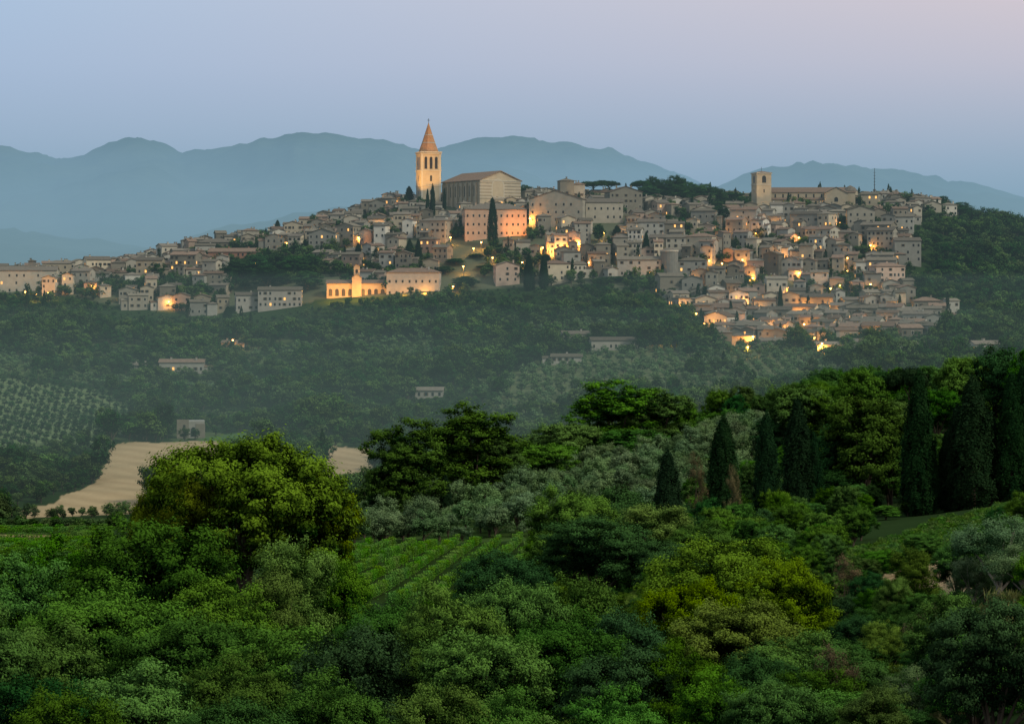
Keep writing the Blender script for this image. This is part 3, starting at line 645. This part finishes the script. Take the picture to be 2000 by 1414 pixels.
# ------------------------------------------------------------------ vegetation
def clear(X,Y,m=4):
    k=np.ones(len(X),bool)
    for x,y,w in PA: k&=(np.abs(X-x)>w*0.55+m)|(np.abs(Y-y)>w*0.5+m)
    return k
def sc3(n,lo,hi,zf=0.25):
    s=lo+(hi-lo)*R.random(n); return np.stack([s,s,s*(1-zf+2*zf*R.random(n))],1)
X,Y,b=grid(-420,2450,690,1790,6.9,0.47)
k=~in_town(b,Y)
for pl in (WHEAT,WHEAT2,MEADOW,OLIV_L): k&=~inpoly(b,Y,pl)
k&=~((b>10)&(b<310)&(Y<800)); k&=~((b>600)&(b<760)&(Y>800)&(Y<910))
k&=~(inpoly(b,Y,OLIV_V)&(fbm(X/40,Y/40,3)<0.56))
k&=~((fbm(X/70+5,Y/55,3)>0.56)&(Y<1330)&(Y>1000))
k&=~((Y>1705)&(b<1750)); X,Y,b=X[k],Y[k],b[k]
k=clear(X,Y,2); X,Y,b=X[k],Y[k],b[k]; Z=gz(b,Y)
big=np.clip(fbm(X/45,Y/45,3)*1.9,0.45,1.35)
sc=sc3(len(X),0.65,1.25)*big[:,None]
sc[(Y>1380)&(b<1760)]*=0.62
sc[(b<215)&(Y>900)&(Y<1010)]*=0.5
for x,y,w in PA:
    k=(np.abs(X-x)<w*0.8)&(Y<y)&(Y>y-26); sc[k]*=0.6
isd=(R.random(len(X))<np.where(b>1780,0.45,0.3))
scatter('valley_woodland',TM['far'],X[~isd],Y[~isd],Z[~isd]-0.4,R.random((~isd).sum())*6.28,sc[~isd])
scatter('holm_oak_woodland',TM['fard'],X[isd],Y[isd],Z[isd]-0.4,R.random(isd.sum())*6.28,sc[isd])
k=(R.random(len(X))<0.006); scatter('valley_cypresses',TM['farc'],X[k],Y[k],Z[k],R.random(k.sum())*6.28,sc3(k.sum(),0.6,0.9))
X,Y,b=grid(-420,2300,1000,1340,6.5,0.3); k=((fbm(X/70+5,Y/55,3)>0.555)|inpoly(b,Y,OLIV_V))&~in_town(b,Y)&~inpoly(b,Y,MEADOW)&~inpoly(b,Y,WHEAT)&~inpoly(b,Y,OLIV_L)&clear(X,Y,0)
X,Y,b=X[k],Y[k],b[k]; scatter('hillside_olive_trees',TM['faro'],X,Y,gz(b,Y)-0.2,R.random(len(X))*6.28,sc3(len(X),0.7,1.1))
X,Y,b=grid(-300,290,980,1210,8.0,0.05,0.62); k=inpoly(b,Y,OLIV_L); X,Y,b=X[k],Y[k],b[k]
scatter('olive_grove',TM['fard'],X,Y,gz(b,Y)-0.2,R.random(len(X))*6.28,sc3(len(X),0.34,0.45,0.1))
X,Y,b=grid(-20,300,735,775,8,0.45); scatter('field_edge_trees',TM['far'],X,Y,gz(b,Y)-0.3,R.random(len(X))*6.28,sc3(len(X),0.25,0.45))
X,Y,b=grid(-300,1900,1255,1700,6.0,0.45); k=in_town(b,Y); X,Y,b=X[k],Y[k],b[k]; k=clear(X,Y,-2.6)&((fbm(X/30,Y/30,2)>0.36)); X,Y,b=X[k],Y[k],b[k]
sc=sc3(len(X),0.4,0.85); sc[Y<1420]*=0.7
scatter('town_garden_trees',TM['fard']+TM['far'],X,Y,gz(b,Y)-0.3,R.random(len(X))*6.28,sc)
k=R.random(len(X))<0.05; scatter('town_garden_cypresses',TM['farc'],X[k]+1,Y[k],gz(b[k],Y[k]),R.random(k.sum())*6.28,sc3(k.sum(),0.55,0.8))
def tt(kind,b,top,wpx,base,dlt=0,**k):
    d=find_d(b,base,1280,1690)+dlt; return tree(kind,b,d,top,wpx,**k)
for b,top,base,w in [(962,390,476,21),(800,470,522,20),(817,470,522,17),(1033,500,562,21),(1062,500,560,19),(1205,442,495,20),(1262,455,497,14),(1524,560,606,10),(1170,438,492,24),(700,476,510,16),(612,420,460,24),(542,432,470,16),(799,366,400,20),(1000,395,420,12),(845,362,392,11),(868,370,392,8),(835,372,392,8)]:
    dd=1515 if b==962 else (1520 if b in(1170,1205) else None)
    if b in(845,868,835): dd=1592
    (tree('cyp' if w<22 else 'midd',b,dd,top,w,name='cypress_tree') if dd else tt('cyp' if w<22 else 'midd',b,top,w,base,-8,name='cypress_tree'))
for b,top,w,d in [(1160,352,60,1650),(1190,350,55,1660),(1250,350,45,1640),(1275,346,40,1650),(1300,352,45,1640),(1320,344,50,1650),(1345,356,45,1650),(1375,360,50,1640),(1395,366,45,1640),(1440,376,60,1660),(1265,362,50,1630),(1330,362,60,1630),(1025,362,34,1650),(1045,372,30,1650),(1840,384,40,1670),(1875,396,60,1660)]:
    tree('pine' if b in(1160,1190,1440,1250) else 'midd',b,d,top,w,name='stone_pine_tree')
for b,top,w,d in [(470,505,60,1500),(505,498,60,1505),(540,495,60,1510),(575,500,60,1500),(605,498,50,1500),(520,520,70,1480),(600,530,60,1470),(650,508,40,1500),(1295,418,46,1560),(1408,402,44,1560),(1620,452,30,1540),(735,482,40,1500),(1500,580,50,1440),(1465,512,34,1480),(1560,505,30,1480),(305,510,40,1520),(1370,585,60,1430),(1600,625,90,1400),(1320,630,40,1400),(1250,560,60,1450),(1200,540,60,1452),(1175,560,50,1450),(1790,632,60,1380),(1155,570,50,1440),(910,540,50,1450),(890,505,40,1490),(950,520,40,1480),(930,505,30,1500),(870,520,36,1475),(1430,440,34,1550),(1690,520,34,1490),(1740,560,40,1450),(1550,530,30,1470),(1340,470,30,1520)]:
    tree('midd',b,d,top,w)
for b,top,w,d in[(1665,628,26,1370),(1645,636,24,1370),(1380,560,22,1420),(445,600,20,1420)]: tree('cyp',b,d,top,w)
X,Y,b=grid(600,1640,345,570,5.6,0.34,0.3); k=inpoly(b,Y,OLIV_C); X,Y,b=X[k],Y[k],b[k]
scatter('ridge_olive_grove',TM['olive'],X,Y,gz(b,Y)-0.3,R.random(len(X))*6.28,sc3(len(X),0.6,1.15))
def vrow(n):
    P=np.stack([(R.random(n)-0.5)*1.6,R.normal(size=n)*0.22,0.3+R.random(n)*1.1],1); return P,R.normal(size=(n,3))*0.6+np.array([0,-0.3,0.7])
vm=[]
for _ in range(3):
    P,N=vrow(330); parts=[]; trunk(parts,(0,0,-0.2),(0,0,1.1),0.05,0.03); vm.append(leafmesh('vine_mesh',P,N,0.19*(0.7+0.6*R.random(330)),R.random(330)*0.5+P[:,2]*0.35,M['vine'],M['bark'],parts,asp=0.8))
def vines(name,poly,ang,b0,b1,d0,d1,rs=2.3,hs=1.0,excl=None):
    x0=XX(b0,d1 if b0<1000 else d0); x1=max(XX(b1,d1),XX(b1,d0)); cx,cy=(x0+x1)/2,(d0+d1)/2; L=max(x1-x0,d1-d0)*1.6
    A,Bg=np.meshgrid(np.arange(-L/2,L/2,1.35),np.arange(-L/2,L/2,rs)); A=A.ravel();Bg=Bg.ravel()
    X=cx+A*math.cos(ang)-Bg*math.sin(ang); Y=cy+A*math.sin(ang)+Bg*math.cos(ang); k=Y>50; X,Y=X[k],Y[k]; b=X/Y*F+1000
    k=inpoly(b,Y,poly)&(R.random(len(b))>0.05)
    if excl: k&=~inpoly(b,Y,excl)
    X,Y,b=X[k],Y[k],b[k]; sc=sc3(len(X),0.85,1.2); sc[:,2]*=hs
    scatter(name,vm,X,Y,gz(b,Y)-0.1,np.full(len(X),ang),sc)
vines('vineyard',VINE_C,1.50,560,1050,240,360,3.2,0.95); vines('terraced_vineyard',VINE_L,0.04,-300,215,255,440,11,0.8,OCHRE_L)
X,Y,b=grid(-500,2500,455,680,7,0.45); k=~inpoly(b,Y,OLIV_C)&((b>1450)|((Y>560)&(b<650))|(Y>575)|((b<640)&(Y>445))); X,Y,b=X[k],Y[k],b[k]
sc=sc3(len(X),0.35,0.8); sc[b<1250]*=0.45; sc[b<700]*=0.7
scatter('ridge_woodland',TM['mid']+TM['midd'],X,Y,gz(b,Y)-0.4,R.random(len(X))*6.28,sc)
X,Y,b=grid(1040,2400,205,440,6,0.45); k=~inpoly(b,Y,OLIV_C)&~inpoly(b,Y,VINE_C)&~inpoly(b,Y,GRASS_R)&~inpoly(b,Y,STRAW_R); k&=(Y<205+(b-1040)*0.9)&~((b>1690)&(Y<330)) ; X,Y,b=X[k],Y[k],b[k]
scatter('slope_thicket',TM['mid']+TM['midd'],X,Y,gz(b,Y)-0.3,R.random(len(X))*6.28,sc3(len(X),0.2,0.42))
for kd,b,d,top,w in [('midl',790,400,822,150),('midl',925,430,792,180),('mid',965,432,850,120),('mid',880,432,840,90),('midl',1210,490,745,180),('midl',1290,490,762,130),('mid',1110,480,828,120),('mid',1175,485,850,120),('mid',1330,500,790,60),('mid',1060,440,868,120),('mid',1010,440,890,80),('mid',1240,470,840,150),('mid',740,420,950,60),('cyp',870,405,932,28),('cyp',730,400,962,26),('mid',1090,470,870,90),('midl',765,398,870,90),
 ('mid',1690,350,780,180),('midd',1640,355,830,120),('mid',1740,355,850,110),('mid',1560,430,755,120),('midl',1600,430,760,120),('mid',1680,440,725,110),('midd',1500,430,820,90),('pine',1775,440,708,90),('pine',1720,445,722,80),('mid',1880,440,700,120),('midd',1950,440,682,130),('mid',2030,430,672,120),('mid',1830,430,760,100),('mid',1420,400,900,60),('midd',1620,345,920,110),('mid',1840,350,880,90),('midd',2030,345,800,120),('mid',2100,330,780,140),
 ('mid',1560,290,1000,110),('mid',1610,280,1010,110),('mid',1510,270,1000,100),('mid',1450,260,1010,100),('mid',1385,420,895,60),('mid',1730,325,1000,60)]:
    tree(kd,b,d,top,w)
for b,d,top,w in [(1304,290,888,62),(1413,310,824,68),(1402,312,850,46),(1497,320,816,52),(1558,330,790,68),(1588,330,850,44),(1795,332,738,66),(1782,334,800,48),(1812,332,850,48),(1900,330,746,88),(1870,332,800,58),(1935,332,815,54),(1975,330,740,62),(1998,332,726,66),(2060,335,720,60),(1850,334,850,44)]:
    tree('cyp',b,d,top,w)
tree('dry',1360,305,885,44); tree('dry',1433,300,910,34)
for kd,b,d,top,w in [('oak',480,170,858,400),('oak',590,172,925,210),('oak',350,170,925,190),
 ('wood',120,125,1060,300),('wood',300,122,1025,320),('wood',20,120,1090,260),('wood',-100,120,1050,300),('wood',420,118,1140,230),('wood',200,105,1150,320),('wood',60,95,1230,300),('wood',380,98,1210,300),('wood',-60,90,1200,300),
 ('light',575,130,1060,200),('light',655,132,1085,150),('light',520,125,1120,150),
 ('wood',560,92,1235,300),('wood',460,82,1290,260),('dark',700,85,1235,280),('wood',760,105,1180,220),('wood',880,100,1150,240),('wood',800,90,1230,240),
 ('dark',970,150,1082,190),('dark',1020,152,1100,130),('wood',1010,110,1140,220),('light',1130,112,1135,200),('wood',940,85,1240,280),('wood',1100,90,1210,260),('dark',1210,95,1200,200),
 ('wood',1120,205,962,190),('dark',1210,210,955,180),('light',1290,200,990,180),('dark',1160,190,1010,220),('wood',1370,195,1020,150),('wood',1080,215,1010,110),('dark',1300,185,1060,180),
 ('oak',1430,115,1062,330),('oak',1530,112,1100,220),('oak',1350,108,1140,220),('oak',1450,100,1180,300),
 ('dark',1230,80,1270,260),('wood',1340,80,1260,220),('wood',1560,85,1240,240),('dark',1480,72,1280,200),('wood',1640,90,1250,200),
 ('wood',1660,75,1270,180),('light',860,62,1340,220),('wood',980,62,1350,200),('wood',650,66,1320,240),('wood',250,72,1300,300),('dark',60,70,1330,300),
 ('light',1780,120,1075,100),('light',1745,118,1130,90),('light',1810,122,1160,80),('dark',1700,125,1120,90),('wood',1690,110,1190,120),('willow',1950,112,1010,190),('willow',2010,105,1060,150),('willow',1900,115,1085,100),
 ('light',1720,90,1240,100),('dry',1650,135,1085,60),('dry',1830,100,1180,70),('dry',1780,95,1220,60),('dry',1900,90,1230,60),('dry',1630,70,1260,100),('wood',1850,82,1310,160),('dark',1950,78,1310,140),
 ('willow',1800,62,1355,160),('willow',1900,60,1352,180),('willow',1990,60,1345,160),('wood',1560,62,1370,180),('wood',1200,62,1350,220),('dark',460,60,1370,240)]:
    tree(kd,b,d,top,w)
X,Y,b=grid(-500,2500,48,245,4.2,0.45)
k=~inpoly(b,Y,VINE_C)&~inpoly(b,Y,GRASS_R)&~inpoly(b,Y,STRAW_R)&~inpoly(b,Y,GRASS_N)&~((Y>180)&(b<640))&~((b>560)&(b<1060)&(Y>165)); X,Y,b=X[k],Y[k],b[k]
scatter('shrub_thicket',TM['wood']+TM['dark']+TM['light'][:1],X,Y,gz(b,Y)-0.3,R.random(len(X))*6.28,sc3(len(X),0.16,0.32))
for b in range(-60,240,36): tree('mid',b,250,1090+R.random()*20,60,name='hedge_tree')
for b in range(0,260,22): tree('far',b,448,1018+R.random()*10,26)
def tuft(n,h):
    a=R.random(n)*6.28; r=np.sqrt(R.random(n))*0.5; P=np.stack([r*np.cos(a),r*np.sin(a),R.random(n)*h],1); return P
P=tuft(160,0.7); gm=leafmesh('grass_mesh',P,R.normal(size=(160,3))*np.array([1,1,0.15]),0.3*(0.6+R.random(160)),R.random(160),M['grassb'],M['bark'],[],asp=0.15)
P=tuft(120,0.4); gm2=leafmesh('meadow_grass_mesh',P,R.normal(size=(120,3))*np.array([1,1,0.3]),0.3*(0.6+R.random(120)),R.random(120),M['grassg'],M['bark'],[],asp=0.3)
X,Y,b=grid(1600,2400,60,135,0.8,0.45); k=inpoly(b,Y,GRASS_N)|(fbm(X/6,Y/6,2)>0.45); X,Y,b=X[k],Y[k],b[k]
scatter('grass',[gm],X,Y,gz(b,Y),R.random(len(X))*6.28,sc3(len(X),0.7,1.4))
X,Y,b=grid(1620,2200,170,330,0.95,0.5); k=inpoly(b,Y,GRASS_R)&~inpoly(b,Y,PATH_R)&(fbm(X/5,Y/5,3)>0.40); X,Y,b=X[k],Y[k],b[k]
scatter('meadow_grass',[gm2],X,Y,gz(b,Y),R.random(len(X))*6.28,sc3(len(X),0.7,1.6))
# ------------------------------------------------------------------ haze (self-glowing air volumes)
def haze(name,y0,y1,z0,z1,sig,colr_,x=9000):
    q=B(); m,nt,o=mat(name+'_air')
    ab=nt.nodes.new('ShaderNodeVolumeAbsorption'); ab.inputs[0].default_value=(0,0,0,1); ab.inputs[1].default_value=sig
    e=nt.nodes.new('ShaderNodeEmission'); e.inputs[0].default_value=colr_+(1,); e.inputs[1].default_value=sig  # haze glows by itself; emission stands in for light scattered by the air
    ad=nt.nodes.new('ShaderNodeAddShader'); nt.links.new(ab.outputs[0],ad.inputs[0]); nt.links.new(e.outputs[0],ad.inputs[1]); nt.links.new(ad.outputs[0],o.inputs['Volume'])
    q.box(-x,x,y0,y1,z0,z1,m); q.obj(name)
for i,zt in enumerate((-56,-44,-33,-22,-10,6)):
    haze('valley_mist',690+i*13,1480+i*9,-94+i*0.5,zt,0.00014,(0.15,0.225,0.205),x=5000+i*20)
haze('evening_haze',770,9000,-90.5,72,0.00016,(0.17,0.27,0.29))
haze('mountain_haze',2300,9400,-90,150,0.00015,(0.24,0.40,0.52),x=9100)
haze('mountain_haze',2350,9500,-89.5,230,0.00015,(0.24,0.40,0.53),x=9200)
haze('upper_haze',2450,9800,-89,360,0.00021,(0.225,0.375,0.52),x=9300)
# ------------------------------------------------------------------ world / sun
w=bpy.data.worlds.new('World'); scene.world=w; w.use_nodes=True; nt=w.node_tree; nt.nodes.clear()
o=nt.nodes.new('ShaderNodeOutputWorld'); bg=nt.nodes.new('ShaderNodeBackground'); bg2=nt.nodes.new('ShaderNodeBackground'); ad=nt.nodes.new('ShaderNodeAddShader')
AZ=math.radians(125); EL=math.radians(40)
sk=nt.nodes.new('ShaderNodeTexSky'); sk.sky_type='NISHITA'; sk.sun_disc=False; sk.sun_elevation=EL; sk.sun_rotation=AZ
nt.links.new(sk.outputs[0],bg2.inputs[0]); bg2.inputs[1].default_value=0.008
tc=nt.nodes.new('ShaderNodeTexCoord'); sx=nt.nodes.new('ShaderNodeSeparateXYZ'); nt.links.new(tc.outputs['Generated'],sx.inputs[0])
def ramp(inp,pts):
    r=nt.nodes.new('ShaderNodeValToRGB'); nt.links.new(inp,r.inputs[0]); e=r.color_ramp.elements
    while len(e)<len(pts): e.new(0.5)
    for k,(p,cc) in enumerate(pts): e[k].position=p; e[k].color=cc+(1,)
    return r.outputs[0]
pts=lambda L:[((z+1)/2,cc) for z,cc in L]
zz=mathn(nt,'MULTIPLY_ADD',sx.outputs[2],0.5); zz.node.inputs[2].default_value=0.5
left=ramp(zz,pts([(-1,(0.04,0.06,0.03)),(-0.02,(0.08,0.12,0.10)),(0.0,(0.44,0.50,0.65)),(0.05,(0.43,0.49,0.65)),(0.085,(0.40,0.485,0.66)),(0.13,(0.39,0.51,0.68)),(0.4,(0.55,0.67,0.84)),(1,(0.56,0.66,0.82))]))
right=ramp(zz,pts([(-1,(0.04,0.06,0.03)),(-0.02,(0.08,0.12,0.10)),(0.0,(0.47,0.49,0.62)),(0.05,(0.49,0.495,0.62)),(0.085,(0.56,0.52,0.61)),(0.13,(0.65,0.56,0.595)),(0.4,(0.70,0.71,0.82)),(1,(0.56,0.66,0.82))]))
fx=mathn(nt,'MULTIPLY_ADD',sx.outputs[0],2.3,True); fx.node.inputs[2].default_value=0.5
col=mixc(nt,fx,left,right)
back=mathn(nt,'MULTIPLY',sx.outputs[1],-0.9,True)
col=mixc(nt,back,col,(0.46,0.44,0.45))
nt.links.new(col,bg.inputs[0]); bg.inputs[1].default_value=1.0
nt.links.new(bg.outputs[0],ad.inputs[0]); nt.links.new(bg2.outputs[0],ad.inputs[1]); nt.links.new(ad.outputs[0],o.inputs[0])
sl=bpy.data.lights.new('sun','SUN'); sl.energy=2.5; sl.angle=math.radians(10); sl.color=(1,0.94,0.79)
so=bpy.data.objects.new('sun',sl); scene.collection.objects.link(so)
dirv=Vector((math.sin(AZ)*math.cos(EL),math.cos(AZ)*math.cos(EL),math.sin(EL)))
so.rotation_euler=dirv.to_track_quat('Z','Y').to_euler()
# ------------------------------------------------------------------ camera
cd=bpy.data.cameras.new('camera'); cd.sensor_width=36; cd.lens=36*F/2000; cd.shift_y=-(707-HZ)/2000; cd.clip_start=1; cd.clip_end=60000
co=bpy.data.objects.new('camera',cd); scene.collection.objects.link(co); co.location=(0,0,0); co.rotation_euler=(math.pi/2,0,0); scene.camera=co
scene.view_settings.view_transform='Standard'; scene.view_settings.look='None'; scene.view_settings.exposure=0
